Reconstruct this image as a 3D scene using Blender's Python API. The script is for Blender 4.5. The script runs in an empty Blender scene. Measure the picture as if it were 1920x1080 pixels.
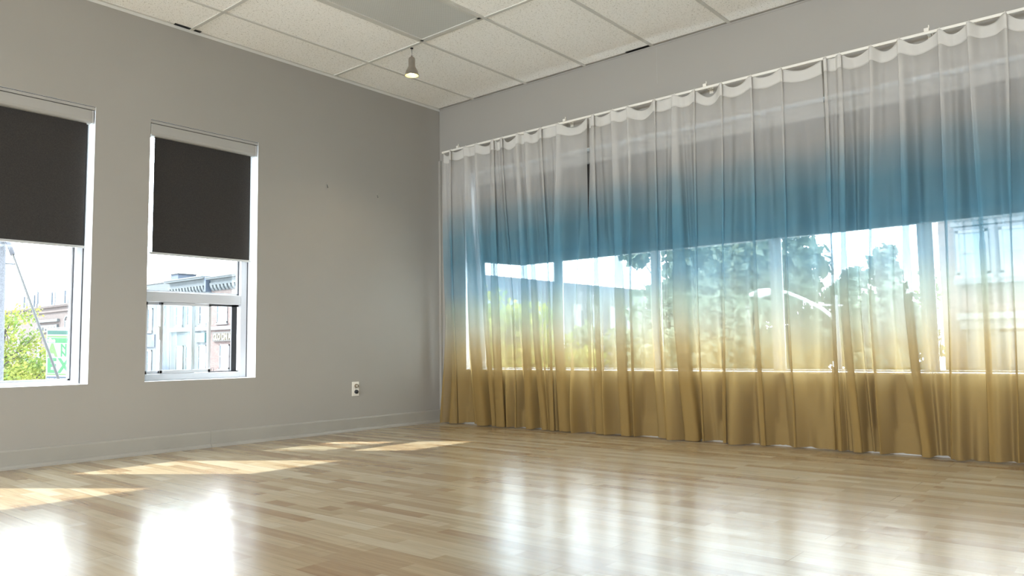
import bpy, math, random
from mathutils import Vector, Matrix, noise

# ------------------------------------------------------------------ camera, world, sun, exposure
sc = bpy.context.scene
COL = sc.collection
cam_data = bpy.data.cameras.new('camera')
cam_data.sensor_fit = 'HORIZONTAL'
cam_data.sensor_width = 36.0
cam_data.lens = 1443.75 / 1920.0 * 36.0
cam_data.clip_start = 0.05
cam_data.clip_end = 500
cam = bpy.data.objects.new('camera', cam_data)
COL.objects.link(cam)
CR = Vector((0.6452834836, -0.7638247416, -0.0134532483))
CU = Vector((-0.0523532605, -0.0617834875, 0.9967155746))
CF = Vector((0.7621472049, 0.6424597768, 0.0798565797))
m = Matrix.Identity(4)
for i in range(3):
    m[i][0] = CR[i]; m[i][1] = CU[i]; m[i][2] = -CF[i]
m[0][3], m[1][3], m[2][3] = -4.982426, -5.060738, 0.641327
cam.matrix_world = m
sc.camera = cam

sc.view_settings.view_transform = 'Standard'
sc.view_settings.look = 'None'
sc.view_settings.gamma = 1.0
sc.view_settings.use_curve_mapping = False
sc.view_settings.exposure = 0.80
sc.cycles.max_bounces = 14
sc.cycles.diffuse_bounces = 8
sc.cycles.glossy_bounces = 5
sc.cycles.transmission_bounces = 8
sc.cycles.transparent_max_bounces = 32
sc.cycles.sample_clamp_indirect = 8.0
sc.cycles.use_denoising = True
sc.cycles.caustics_reflective = False
sc.cycles.caustics_refractive = False

SKY = 9.0
SUN = 9.0
world = bpy.data.worlds.new('overcast_bright_sky')
sc.world = world
world.use_nodes = True
wn = world.node_tree.nodes; wl = world.node_tree.links
bg = wn['Background']
tc = wn.new('ShaderNodeTexCoord')
nz = wn.new('ShaderNodeTexNoise'); nz.inputs['Scale'].default_value = 2.2; nz.inputs['Detail'].default_value = 5
rp = wn.new('ShaderNodeValToRGB')
rp.color_ramp.elements[0].position = 0.35; rp.color_ramp.elements[0].color = (0.66, 0.82, 1.0, 1)
rp.color_ramp.elements[1].position = 0.6; rp.color_ramp.elements[1].color = (0.90, 0.95, 1.0, 1)
wl.new(tc.outputs['Generated'], nz.inputs['Vector'])
wl.new(nz.outputs['Fac'], rp.inputs['Fac'])
wl.new(rp.outputs['Color'], bg.inputs['Color'])
bg.inputs['Strength'].default_value = SKY

sd = bpy.data.lights.new('sun', 'SUN')
sd.energy = SUN; sd.angle = math.radians(0.8); sd.color = (1.0, 0.955, 0.88)
sun = bpy.data.objects.new('sun', sd); COL.objects.link(sun)
sun.rotation_euler = Vector((0.75, -1.03, -1.0)).to_track_quat('-Z', 'Y').to_euler()

def portal(name, loc, normal, sx, sy):
    d = bpy.data.lights.new(name, 'AREA'); d.shape = 'RECTANGLE'; d.size = sx; d.size_y = sy
    d.cycles.is_portal = True
    o = bpy.data.objects.new(name, d); COL.objects.link(o)
    o.location = loc
    z = -Vector(normal).normalized(); x = Vector((0, 0, 1)).cross(z).normalized(); y = z.cross(x)
    mm = Matrix.Identity(4)
    for i in range(3):
        mm[i][0] = x[i]; mm[i][1] = y[i]; mm[i][2] = z[i]; mm[i][3] = loc[i]
    o.matrix_world = mm
    return o

# ------------------------------------------------------------------ room numbers (metres)
H = 2.90
RX0, RY0 = -9.0, -9.5            # far corner of the room, behind the camera
SILL = 0.465
LW = [(-1.885, -2.685), (-3.03, -3.83), (-4.17, -4.97), (-5.31, -6.11), (-6.45, -7.25)]   # openings in the left wall
LTOP = 2.205
RW = (-0.315, -5.86, 0.469, 2.229)   # opening in the right wall: y from, y to, sill, head
GROUND = -4.0
random.seed(7)

# ------------------------------------------------------------------ helpers
class MB:
    def __init__(s): s.v = []; s.f = []; s.sm = []
    def add(s, vs, fs, smooth=False):
        b = len(s.v); s.v += [tuple(q) for q in vs]
        for f in fs: s.f.append(tuple(b + i for i in f)); s.sm.append(smooth)
        return s
    def box(s, x0, x1, y0, y1, z0, z1):
        x0, x1 = min(x0, x1), max(x0, x1); y0, y1 = min(y0, y1), max(y0, y1); z0, z1 = min(z0, z1), max(z0, z1)
        return s.add([(x0,y0,z0),(x1,y0,z0),(x1,y1,z0),(x0,y1,z0),(x0,y0,z1),(x1,y0,z1),(x1,y1,z1),(x0,y1,z1)],
              [(0,3,2,1),(4,5,6,7),(0,1,5,4),(1,2,6,5),(2,3,7,6),(3,0,4,7)])
    def quad(s, a, b, c, d): return s.add([a, b, c, d], [(0,1,2,3)])
    def prism(s, prof, axis, a, b):
        # prof: list of 2D points in the plane across the axis; extruded from a to b
        def P(p, t):
            if axis == 'x': return (t, p[0], p[1])
            if axis == 'y': return (p[0], t, p[1])
            return (p[0], p[1], t)
        n = len(prof)
        vs = [P(p, a) for p in prof] + [P(p, b) for p in prof]
        fs = [tuple(range(n))[::-1], tuple(range(n, 2*n))] + [(i, (i+1) % n, n+(i+1) % n, n+i) for i in range(n)]
        return s.add(vs, fs)
    def tube(s, pts, r, n=10, caps=True):
        pts = [Vector(p) for p in pts]; rs = r if isinstance(r, (list, tuple)) else [r]*len(pts)
        up = None; rings = []
        for i, p in enumerate(pts):
            t = (pts[min(i+1, len(pts)-1)] - pts[max(i-1, 0)]).normalized()
            if up is None:
                up = Vector((0,0,1)) if abs(t.z) < .9 else Vector((1,0,0))
            a = t.cross(up).normalized(); up = a.cross(t).normalized()
            rings.append([p + (a*math.cos(2*math.pi*k/n) + up*math.sin(2*math.pi*k/n))*rs[i] for k in range(n)])
        vs = [q for rg in rings for q in rg]
        fs = [(i*n+k, i*n+(k+1) % n, (i+1)*n+(k+1) % n, (i+1)*n+k) for i in range(len(pts)-1) for k in range(n)]
        if caps: fs += [tuple(range(n))[::-1], tuple((len(pts)-1)*n+k for k in range(n))]
        return s.add(vs, fs, True)
    def lathe(s, prof, c, n=28, smooth=True):
        # prof (r,z) about the vertical through c
        vs = []; fs = []
        for r, z in prof:
            for k in range(n):
                a = 2*math.pi*k/n; vs.append((c[0]+r*math.cos(a), c[1]+r*math.sin(a), c[2]+z))
        for i in range(len(prof)-1):
            for k in range(n): fs.append((i*n+k, i*n+(k+1) % n, (i+1)*n+(k+1) % n, (i+1)*n+k))
        return s.add(vs, fs, smooth)
    def disc(s, c, nrm, r, h, n=20):
        c = Vector(c); nrm = Vector(nrm).normalized()
        return s.tube([c, c + nrm*h], r, n)
    def build(s, name, mat, parent=None, base=None, label=None, bevel=0):
        off = Vector((0,0,0))
        if parent is not None: off = wloc(parent)
        elif base is not None: off = Vector(base)
        me = bpy.data.meshes.new(name)
        me.from_pydata([tuple(Vector(q) - off) for q in s.v], [], s.f); me.update()
        me.polygons.foreach_set('use_smooth', s.sm)
        if mat: me.materials.append(mat)
        o = bpy.data.objects.new(name, me); COL.objects.link(o)
        if parent is not None: o.parent = parent
        elif base is not None: o.location = base
        if label: o['label'] = label
        if bevel:
            b = o.modifiers.new('bevel', 'BEVEL'); b.width = bevel; b.segments = 2; b.limit_method = 'ANGLE'
        return o
def wloc(o):
    v = Vector((0,0,0))
    while o is not None: v += o.location; o = o.parent
    return v
def tag(o, label=None, cat=None, group=None, kind=None):
    if label: o['label'] = label
    if cat: o['category'] = cat
    if group: o['group'] = group
    if kind: o['kind'] = kind
    return o
def thing(name, label, cat, loc, group=None):
    o = bpy.data.objects.new(name, None); COL.objects.link(o); o.location = loc; o.empty_display_size = .1
    return tag(o, label, cat, group)
def struct(mb, name, mat, label=None):
    o = mb.build(name, mat); o['kind'] = 'structure'
    if label: o['label'] = label
    return o
def struct_empty(name, loc, label=None):
    o = bpy.data.objects.new(name, None); COL.objects.link(o); o.location = loc; o['kind'] = 'structure'
    if label: o['label'] = label
    return o

# ------------------------------------------------------------------ materials
def newmat(name):
    mt = bpy.data.materials.new(name); mt.use_nodes = True
    return mt, mt.node_tree.nodes, mt.node_tree.links, mt.node_tree.nodes['Principled BSDF']
def paint(name, col, rough=.6, var=.06, scale=6, bump=0, metal=0, spec=.5, bscale=200):
    mt, n, l, b = newmat(name)
    b.inputs['Roughness'].default_value = rough; b.inputs['Metallic'].default_value = metal
    b.inputs['Specular IOR Level'].default_value = spec
    t = n.new('ShaderNodeTexCoord')
    z = n.new('ShaderNodeTexNoise'); z.inputs['Scale'].default_value = scale; z.inputs['Detail'].default_value = 4
    l.new(t.outputs['Object'], z.inputs['Vector'])
    r = n.new('ShaderNodeValToRGB'); l.new(z.outputs['Fac'], r.inputs['Fac'])
    r.color_ramp.elements[0].position = .3; r.color_ramp.elements[1].position = .7
    r.color_ramp.elements[0].color = tuple(c*(1-var) for c in col) + (1,)
    r.color_ramp.elements[1].color = tuple(min(1, c*(1+var)) for c in col) + (1,)
    l.new(r.outputs['Color'], b.inputs['Base Color'])
    if bump:
        z2 = n.new('ShaderNodeTexNoise'); z2.inputs['Scale'].default_value = bscale
        l.new(t.outputs['Object'], z2.inputs['Vector'])
        bp = n.new('ShaderNodeBump'); bp.inputs['Strength'].default_value = bump; bp.inputs['Distance'].default_value = .002
        l.new(z2.outputs['Fac'], bp.inputs['Height']); l.new(bp.outputs['Normal'], b.inputs['Normal'])
    return mt

M = {}
M['wall'] = paint('wall_paint_greige', (.310, .288, .254), .75, .025, 1.3, .12, bscale=90)
M['ceiltrim'] = paint('ceiling_grid_paint', (.60, .585, .54), .5, .03)
M['white'] = paint('white_window_vinyl', (.52, .53, .55), .35, .02)
M['reveal'] = paint('white_reveal_paint', (.80, .82, .84), .5, .02)
M['base'] = paint('baseboard_paint', (.32, .30, .26), .45, .04, 5)
M['cassette'] = paint('shade_cassette_metal', (.34, .325, .295), .45, .02)
M['bar'] = paint('shade_bar_metal', (.55, .55, .54), .35, .02, metal=.3)
M['black'] = paint('black_screen_frame', (.012, .012, .014), .4, .1)
M['gasket'] = paint('dark_rubber_gasket', (.05, .05, .06), .6, .1)
M['steel'] = paint('brushed_nickel', (.42, .38, .33), .32, .08, 30, metal=.9)
M['wire'] = paint('dark_cable', (.012, .011, .010), .6, .1)
M['brass'] = paint('bronze_plastic', (.16, .12, .07), .4, .3, 60)
M['plate'] = paint('outlet_plastic', (.72, .68, .60), .35, .02)
M['concrete'] = paint('speckled_concrete', (.09, .09, .10), .9, .45, 60)
M['bounce_ground'] = paint('bounce_ground', (.44, .435, .42), .9, .2, 3)  # unseen ground, made pale to bounce daylight up to the ceiling
M['pavement'] = paint('pavement_concrete', (.24, .24, .24), .9, .1, 2)
M['darkgap'] = paint('dark_gap', (.01, .01, .01), .9, .1)

# ceiling tile: mineral fibre with pin holes
mt, n, l, b = newmat('mineral_fibre_tile'); M['tile'] = mt
b.inputs['Roughness'].default_value = .95
t = n.new('ShaderNodeTexCoord')
v1 = n.new('ShaderNodeTexVoronoi'); v1.inputs['Scale'].default_value = 135; v1.inputs['Randomness'].default_value = 1
l.new(t.outputs['Object'], v1.inputs['Vector'])
n1 = n.new('ShaderNodeTexNoise'); n1.inputs['Scale'].default_value = 60; n1.inputs['Detail'].default_value = 3
l.new(t.outputs['Object'], n1.inputs['Vector'])
# a hole where the cell is small-distance and the noise picks it
c1 = n.new('ShaderNodeMath'); c1.operation = 'MULTIPLY_ADD'; l.new(n1.outputs['Fac'], c1.inputs[0]); c1.inputs[1].default_value = .95; c1.inputs[2].default_value = -.275
c2 = n.new('ShaderNodeMath'); c2.operation = 'LESS_THAN'; l.new(v1.outputs['Distance'], c2.inputs[0]); l.new(c1.outputs[0], c2.inputs[1])
mx = n.new('ShaderNodeMix'); mx.data_type = 'RGBA'
l.new(c2.outputs[0], mx.inputs['Factor']); mx.inputs[6].default_value = (.93, .91, .86, 1); mx.inputs[7].default_value = (.40, .37, .31, 1)
l.new(mx.outputs[2], b.inputs['Base Color'])

# prismatic lens of the unlit troffer
mt, n, l, b = newmat('prismatic_lens'); M['lens'] = mt
b.inputs['Base Color'].default_value = (.20, .20, .185, 1); b.inputs['Roughness'].default_value = .35
t = n.new('ShaderNodeTexCoord'); v1 = n.new('ShaderNodeTexChecker'); v1.inputs['Scale'].default_value = 120
l.new(t.outputs['Object'], v1.inputs['Vector'])
bp = n.new('ShaderNodeBump'); bp.inputs['Strength'].default_value = .5; bp.inputs['Distance'].default_value = .002
l.new(v1.outputs['Fac'], bp.inputs['Height']); l.new(bp.outputs['Normal'], b.inputs['Normal'])
mx = n.new('ShaderNodeMix'); mx.data_type = 'RGBA'; l.new(v1.outputs['Fac'], mx.inputs['Factor'])
mx.inputs[6].default_value = (.62, .62, .585, 1); mx.inputs[7].default_value = (.50, .50, .47, 1)
l.new(mx.outputs[2], b.inputs['Base Color'])

# laminate floor: boards along Y, three strips per board
mt, n, l, b = newmat('maple_laminate'); M['floor'] = mt
t = n.new('ShaderNodeTexCoord'); sp = n.new('ShaderNodeSeparateXYZ'); cb = n.new('ShaderNodeCombineXYZ')
l.new(t.outputs['Object'], sp.inputs[0]); l.new(sp.outputs['Y'], cb.inputs['X']); l.new(sp.outputs['X'], cb.inputs['Y'])
def brick(wd, ht, off, freq, mort):
    k = n.new('ShaderNodeTexBrick'); k.offset = off; k.offset_frequency = freq; k.squash = 1
    k.inputs['Scale'].default_value = 1; k.inputs['Brick Width'].default_value = wd; k.inputs['Row Height'].default_value = ht
    k.inputs['Mortar Size'].default_value = mort; k.inputs['Mortar Smooth'].default_value = 0.1
    l.new(cb.outputs[0], k.inputs['Vector']); return k
k1 = brick(.47, .0645, .37, 2, 0.0)
k1.inputs['Color1'].default_value = (0, 0, 0, 1); k1.inputs['Color2'].default_value = (1, 1, 1, 1)
k3 = brick(.61, .0645, .63, 3, 0.0)
k3.inputs['Color1'].default_value = (0, 0, 0, 1); k3.inputs['Color2'].default_value = (1, 1, 1, 1)
av = n.new('ShaderNodeMix'); av.data_type = 'RGBA'; av.inputs['Factor'].default_value = .35
l.new(k1.outputs['Color'], av.inputs[6]); l.new(k3.outputs['Color'], av.inputs[7])
r1 = n.new('ShaderNodeValToRGB'); l.new(av.outputs[2], r1.inputs['Fac'])
e = r1.color_ramp.elements
e[0].position = .05; e[0].color = (.27, .18, .10, 1); e[1].position = .95; e[1].color = (.43, .37, .265, 1)
q = e.new(.35); q.color = (.33, .25, .15, 1); q = e.new(.6); q.color = (.385, .31, .20, 1)
mp = n.new('ShaderNodeMapping'); mp.inputs['Scale'].default_value = (1.6, 26, 1); l.new(cb.outputs[0], mp.inputs['Vector'])
g1 = n.new('ShaderNodeTexNoise'); g1.inputs['Scale'].default_value = 2.2; g1.inputs['Detail'].default_value = 7; g1.inputs['Distortion'].default_value = .6
l.new(mp.outputs[0], g1.inputs['Vector'])
r2 = n.new('ShaderNodeValToRGB'); l.new(g1.outputs['Fac'], r2.inputs['Fac'])
r2.color_ramp.elements[0].position = .3; r2.color_ramp.elements[0].color = (.84, .80, .76, 1)
r2.color_ramp.elements[1].position = .65; r2.color_ramp.elements[1].color = (1.04, 1.03, 1.02, 1)
mu = n.new('ShaderNodeMix'); mu.data_type = 'RGBA'; mu.blend_type = 'MULTIPLY'; mu.inputs['Factor'].default_value = 1
l.new(r1.outputs['Color'], mu.inputs[6]); l.new(r2.outputs['Color'], mu.inputs[7])
k2 = brick(1.22, .1935, .41, 2, 0.0013)
k2.inputs['Color1'].default_value = (0, 0, 0, 1); k2.inputs['Color2'].default_value = (0, 0, 0, 1); k2.inputs['Mortar'].default_value = (1, 1, 1, 1)
sm = n.new('ShaderNodeMix'); sm.data_type = 'RGBA'
l.new(k2.outputs['Color'], sm.inputs['Factor']); l.new(mu.outputs[2], sm.inputs[6]); sm.inputs[7].default_value = (.24, .16, .09, 1)
l.new(sm.outputs[2], b.inputs['Base Color'])
b.inputs['Roughness'].default_value = .215
b.inputs['Specular IOR Level'].default_value = .38
b.inputs['IOR'].default_value = 1.52
mp2 = n.new('ShaderNodeMapping'); mp2.inputs['Scale'].default_value = (.8, 5.2, 1); l.new(cb.outputs[0], mp2.inputs['Vector'])
w2 = n.new('ShaderNodeTexNoise'); w2.inputs['Scale'].default_value = 1.6; w2.inputs['Detail'].default_value = 1.5; l.new(mp2.outputs[0], w2.inputs['Vector'])
w3 = n.new('ShaderNodeTexNoise'); w3.inputs['Scale'].default_value = 34; w3.inputs['Detail'].default_value = 2; l.new(t.outputs['Object'], w3.inputs['Vector'])
bA = n.new('ShaderNodeBump'); bA.inputs['Strength'].default_value = .35; bA.inputs['Distance'].default_value = .004; l.new(w2.outputs['Fac'], bA.inputs['Height'])
bB = n.new('ShaderNodeBump'); bB.inputs['Strength'].default_value = .10; bB.inputs['Distance'].default_value = .002; l.new(w3.outputs['Fac'], bB.inputs['Height'])
l.new(bA.outputs['Normal'], bB.inputs['Normal'])
bC = n.new('ShaderNodeBump'); bC.inputs['Strength'].default_value = .5; bC.inputs['Distance'].default_value = .001; bC.invert = True
l.new(k2.outputs['Color'], bC.inputs['Height']); l.new(bB.outputs['Normal'], bC.inputs['Normal'])
l.new(bC.outputs['Normal'], b.inputs['Normal'])

# clear window glass (flat panes: straight-through plus a reflection)
def glassmat(name, tint, refl=.06):
    mt = bpy.data.materials.new(name); mt.use_nodes = True; n = mt.node_tree.nodes; l = mt.node_tree.links
    n.remove(n['Principled BSDF']); out = n['Material Output']
    tr = n.new('ShaderNodeBsdfTransparent'); tr.inputs['Color'].default_value = tint
    gl = n.new('ShaderNodeBsdfGlossy'); gl.inputs['Roughness'].default_value = .02
    ms = n.new('ShaderNodeMixShader'); ms.inputs[0].default_value = refl
    l.new(tr.outputs[0], ms.inputs[1]); l.new(gl.outputs[0], ms.inputs[2]); l.new(ms.outputs[0], out.inputs[0])
    return mt
M['glass'] = glassmat('window_glass', (.93, .96, .96, 1))
M['glassdark'] = paint('distant_window_glass', (.030, .045, .055), .15, .25, 1.5)
M['glasspale'] = paint('distant_window_glass_pale', (.070, .10, .12), .15, .2, 1.5)

# roller shade fabric, dark woven
mt, n, l, b = newmat('dark_shade_weave'); M['shade'] = mt
t = n.new('ShaderNodeTexCoord'); z = n.new('ShaderNodeTexNoise'); z.inputs['Scale'].default_value = 260; z.inputs['Detail'].default_value = 2
l.new(t.outputs['Object'], z.inputs['Vector'])
r = n.new('ShaderNodeValToRGB'); l.new(z.outputs['Fac'], r.inputs['Fac'])
r.color_ramp.elements[0].position = .35; r.color_ramp.elements[0].color = (.017, .014, .012, 1)
r.color_ramp.elements[1].position = .7; r.color_ramp.elements[1].color = (.033, .028, .024, 1)
l.new(r.outputs['Color'], b.inputs['Base Color']); b.inputs['Roughness'].default_value = .85

# sheer ombre voile and its heading tape
def voile(name, heading=False):
    mt = bpy.data.materials.new(name); mt.use_nodes = True; n = mt.node_tree.nodes; l = mt.node_tree.links
    n.remove(n['Principled BSDF']); out = n['Material Output']
    t = n.new('ShaderNodeTexCoord'); sp = n.new('ShaderNodeSeparateXYZ'); l.new(t.outputs['Object'], sp.inputs[0])
    nz = n.new('ShaderNodeTexNoise'); nz.inputs['Scale'].default_value = 2.3; nz.inputs['Detail'].default_value = 2
    l.new(t.outputs['Object'], nz.inputs['Vector'])
    ad = n.new('ShaderNodeMath'); ad.operation = 'MULTIPLY_ADD'; l.new(nz.outputs['Fac'], ad.inputs[0]); ad.inputs[1].default_value = .16; l.new(sp.outputs['Z'], ad.inputs[2])
    dv = n.new('ShaderNodeMath'); dv.operation = 'MULTIPLY_ADD'; l.new(ad.outputs[0], dv.inputs[0]); dv.inputs[1].default_value = 1/2.5; dv.inputs[2].default_value = -.08/2.5
    rp = n.new('ShaderNodeValToRGB'); l.new(dv.outputs[0], rp.inputs['Fac'])
    stops = [(0.0, (.31, .205, .075)), (.40, (.35, .235, .085)), (.62, (.44, .34, .175)), (.80, (.44, .41, .30)), (.98, (.36, .41, .35)), (1.15, (.21, .325, .375)),
             (1.42, (.125, .28, .36)), (1.62, (.18, .345, .42)), (1.80, (.35, .44, .47)), (1.95, (.60, .58, .54)), (2.10, (.66, .64, .60))]
    e = rp.color_ramp.elements
    e[0].position = 0; e[0].color = stops[0][1] + (1,); e[1].position = 1; e[1].color = (.70, .67, .61, 1)
    for z_, c_ in stops[1:]:
        q = e.new(z_/2.5); q.color = c_ + (1,)
    df = n.new('ShaderNodeBsdfDiffuse'); tl = n.new('ShaderNodeBsdfTranslucent')
    l.new(rp.outputs['Color'], df.inputs['Color']); l.new(rp.outputs['Color'], tl.inputs['Color'])
    m1 = n.new('ShaderNodeMixShader'); m1.inputs[0].default_value = .30
    l.new(df.outputs[0], m1.inputs[1]); l.new(tl.outputs[0], m1.inputs[2])
    if heading:
        l.new(m1.outputs[0], out.inputs[0]); return mt
    # openness of the weave falls a little toward the heavier dyed gold foot
    op = n.new('ShaderNodeValToRGB'); l.new(dv.outputs[0], op.inputs['Fac'])
    oe = op.color_ramp.elements
    oe[0].position = 0; oe[0].color = (.19,)*3 + (1,); oe[1].position = 1; oe[1].color = (.46,)*3 + (1,)
    q = oe.new(.2); q.color = (.24,)*3 + (1,); q = oe.new(.34); q.color = (.45,)*3 + (1,)
    tr = n.new('ShaderNodeBsdfTransparent')
    tm = n.new('ShaderNodeMix'); tm.data_type = 'RGBA'; tm.inputs['Factor'].default_value = .12
    tm.inputs[6].default_value = (1, 1, 1, 1); l.new(rp.outputs['Color'], tm.inputs[7])
    l.new(tm.outputs[2], tr.inputs['Color'])
    m2 = n.new('ShaderNodeMixShader'); l.new(op.outputs['Color'], m2.inputs[0])
    l.new(m1.outputs[0], m2.inputs[1]); l.new(tr.outputs[0], m2.inputs[2])
    l.new(m2.outputs[0], out.inputs[0])
    return mt
M['voile'] = voile('ombre_voile')
M['heading'] = voile('cream_heading_tape', True)

def emis(name, col, s):
    mt = bpy.data.materials.new(name); mt.use_nodes = True; n = mt.node_tree.nodes; l = mt.node_tree.links
    n.remove(n['Principled BSDF']); e = n.new('ShaderNodeEmission'); e.inputs[0].default_value = col + (1,); e.inputs[1].default_value = s
    l.new(e.outputs[0], n['Material Output'].inputs[0]); return mt
M['bulb'] = emis('lit_bulb', (1.0, .86, .42), 9.0)
M['reflector'] = paint('lamp_reflector', (.85, .78, .45), .3, .02)

def brickmat(name, c1, c2, mortar, bw=.22, bh=.075):
    mt, n, l, b = newmat(name); b.inputs['Roughness'].default_value = .9
    t = n.new('ShaderNodeTexCoord'); sp = n.new('ShaderNodeSeparateXYZ'); cb = n.new('ShaderNodeCombineXYZ')
    l.new(t.outputs['Object'], sp.inputs[0])
    ad = n.new('ShaderNodeMath'); ad.operation = 'ADD'; l.new(sp.outputs['X'], ad.inputs[0]); l.new(sp.outputs['Y'], ad.inputs[1])
    l.new(ad.outputs[0], cb.inputs['X']); l.new(sp.outputs['Z'], cb.inputs['Y'])
    k = n.new('ShaderNodeTexBrick'); l.new(cb.outputs[0], k.inputs['Vector'])
    k.inputs['Scale'].default_value = 1; k.inputs['Brick Width'].default_value = bw; k.inputs['Row Height'].default_value = bh
    k.inputs['Mortar Size'].default_value = .008
    k.inputs['Color1'].default_value = c1 + (1,); k.inputs['Color2'].default_value = c2 + (1,); k.inputs['Mortar'].default_value = mortar + (1,)
    l.new(k.outputs['Color'], b.inputs['Base Color']); return mt
M['redbrick'] = brickmat('weathered_red_brick', (0.049, 0.028, 0.024), (0.072, 0.049, 0.042), (0.062, 0.056, 0.053))
M['pinkbrick'] = brickmat('pale_pink_stone', (0.078, 0.050, 0.042), (0.089, 0.059, 0.049), (0.056, 0.039, 0.033), 1.2, .30)
M['palewall'] = paint('pale_painted_facade', (0.051, 0.056, 0.064), .8, .12, 2)
M['bluegrey'] = paint('blue_grey_stucco', (0.041, 0.050, 0.070), .8, .12, 1.5)
M['siding'] = brickmat('pale_corrugated_siding', (0.061, 0.064, 0.066), (0.066, 0.070, 0.072), (0.038, 0.041, 0.044), .18, 30)
M['stone'] = paint('pale_stone_trim', (0.066, 0.070, 0.072), .8, .1, 3)
M['trimwhite'] = paint('white_house_trim', (0.086, 0.092, 0.095), .6, .05)
M['greyroof'] = paint('slate_grey_wall', (0.041, 0.049, 0.061), .8, .15, .6)
M['roof'] = paint('flat_roof', (0.049, 0.045, 0.045), .9, .1)
M['signteal'] = paint('teal_sign_board', (0.033, 0.078, 0.082), .6, .05)
M['signbrown'] = paint('brown_sign_board', (0.010, 0.008, 0.004), .6, .1)
M['letteryellow'] = paint('pale_yellow_lettering', (0.172, 0.156, 0.082), .6, .02)
M['mastgrey'] = paint('galvanised_mast', (0.053, 0.061, 0.074), .6, .1)
M['lampwhite'] = paint('galvanised_street_lamp', (0.381, 0.394, 0.406), .4, .05)
M['bark'] = paint('bark', (0.025, 0.018, 0.016), .9, .3, 12)
M['bgreen'] = paint('banner_green', (0.011, 0.076, 0.022), .6, .03)
M['blight'] = paint('banner_light_green', (0.047, 0.107, 0.019), .6, .03)
M['bteal'] = paint('banner_teal', (0.006, 0.041, 0.029), .6, .03)
M['bnavy'] = paint('banner_slate', (0.015, 0.022, 0.038), .6, .03)
M['bwhite'] = paint('banner_white', (0.170, 0.179, 0.179), .6, .02)
def leafmat(name, c1, c2):
    mt, n, l, b = newmat(name)
    t = n.new('ShaderNodeTexCoord'); z = n.new('ShaderNodeTexNoise'); z.inputs['Scale'].default_value = 1.7; z.inputs['Detail'].default_value = 6
    l.new(t.outputs['Object'], z.inputs['Vector'])
    r = n.new('ShaderNodeValToRGB'); l.new(z.outputs['Fac'], r.inputs['Fac'])
    r.color_ramp.elements[0].position = .38; r.color_ramp.elements[0].color = c1 + (1,)
    r.color_ramp.elements[1].position = .6; r.color_ramp.elements[1].color = c2 + (1,)
    l.new(r.outputs['Color'], b.inputs['Base Color']); b.inputs['Roughness'].default_value = .7
    tl = n.new('ShaderNodeBsdfTranslucent'); l.new(r.outputs['Color'], tl.inputs['Color'])
    ms = n.new('ShaderNodeMixShader'); ms.inputs[0].default_value = .45
    out = n['Material Output']; l.new(b.outputs[0], ms.inputs[1]); l.new(tl.outputs[0], ms.inputs[2]); l.new(ms.outputs[0], out.inputs[0])
    return mt
M['leafy'] = leafmat('yellow_green_leaves', (.075, .125, .022), (.22, .225, .04))
M['leafg'] = leafmat('soft_green_leaves', (.095, .13, .085), (.15, .185, .115))
M['leafd'] = leafmat('deep_green_leaves', (.08, .115, .085), (.125, .16, .115))

# ------------------------------------------------------------------ room shell
# floor and ceiling
struct(MB().box(RX0, .02, RY0, .02, -.12, 0), 'floor', M['floor'])
struct(MB().box(RX0, .25, RY0, .25, H, H+.12), 'ceiling', M['tile'])
# ceiling grid (T bars) hanging just under the tiles
g = MB(); TW = .024
xs = [-1.2036 - 1.22*k for k in range(7)]
ys = [-.4385 - .61*k for k in range(15)]
for x in xs: g.box(x-TW/2, x+TW/2, RY0, 0, H-.006, H+.001)
for y in ys:
    xx = [0] + xs + [RX0]
    for a, c in zip(xx[:-1], xx[1:]):
        g.box(a - (TW/2 if a < 0 else 0), c + TW/2, y-TW/2, y+TW/2, H-.006, H+.001)
struct(g, 'trim_1', M['ceiltrim'], 'painted metal ceiling grid')
gg = MB()
for y in ys: gg.box(RX0, 0, y+TW/2, y+TW/2+.004, H-.002, H+.001)
for x in xs: gg.box(x+TW/2, x+TW/2+.003, RY0, 0, H-.002, H+.001)
struct(gg, 'trim_2', M['darkgap'], 'thin dark gap beside the ceiling grid')
struct(MB().box(RX0, 0, -.022, 0, H-.004, H).box(RX0, 0, -.003, 0, H-.024, H), 'trim_3', M['ceiltrim'], 'ceiling edge angle on the left wall')
struct(MB().box(-.022, 0, RY0, 0, H-.004, H).box(-.003, 0, RY0, 0, H-.016, H), 'trim_4', M['wall'], 'ceiling edge angle on the curtain wall')
struct(MB().box(-.030, -.004, -2.25, -2.05, H-.004, H-.0005).box(-2.55, -2.36, -.030, -.004, H-.0045, H-.0005), 'trim_5', M['darkgap'], 'dark gaps where the ceiling edge stands off')

# left wall (plane y=0) with its window openings
T = .25
w = MB(); prev = 0.25
for a, c in LW:
    w.box(prev, a, 0, T, 0, H); w.box(a, c, 0, T, 0, SILL); w.box(a, c, 0, T, LTOP, H); prev = c
w.box(prev, RX0, 0, T, 0, H)
struct(w, 'wall_left', M['wall'])
# right wall (plane x=0)
w = MB()
w.box(0, T, 0, RW[0], 0, H).box(0, T, RW[0], RW[1], 0, RW[2]).box(0, T, RW[0], RW[1], RW[3], H).box(0, T, RW[1], RY0, 0, H)
struct(w, 'wall_right', M['wall'])
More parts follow.
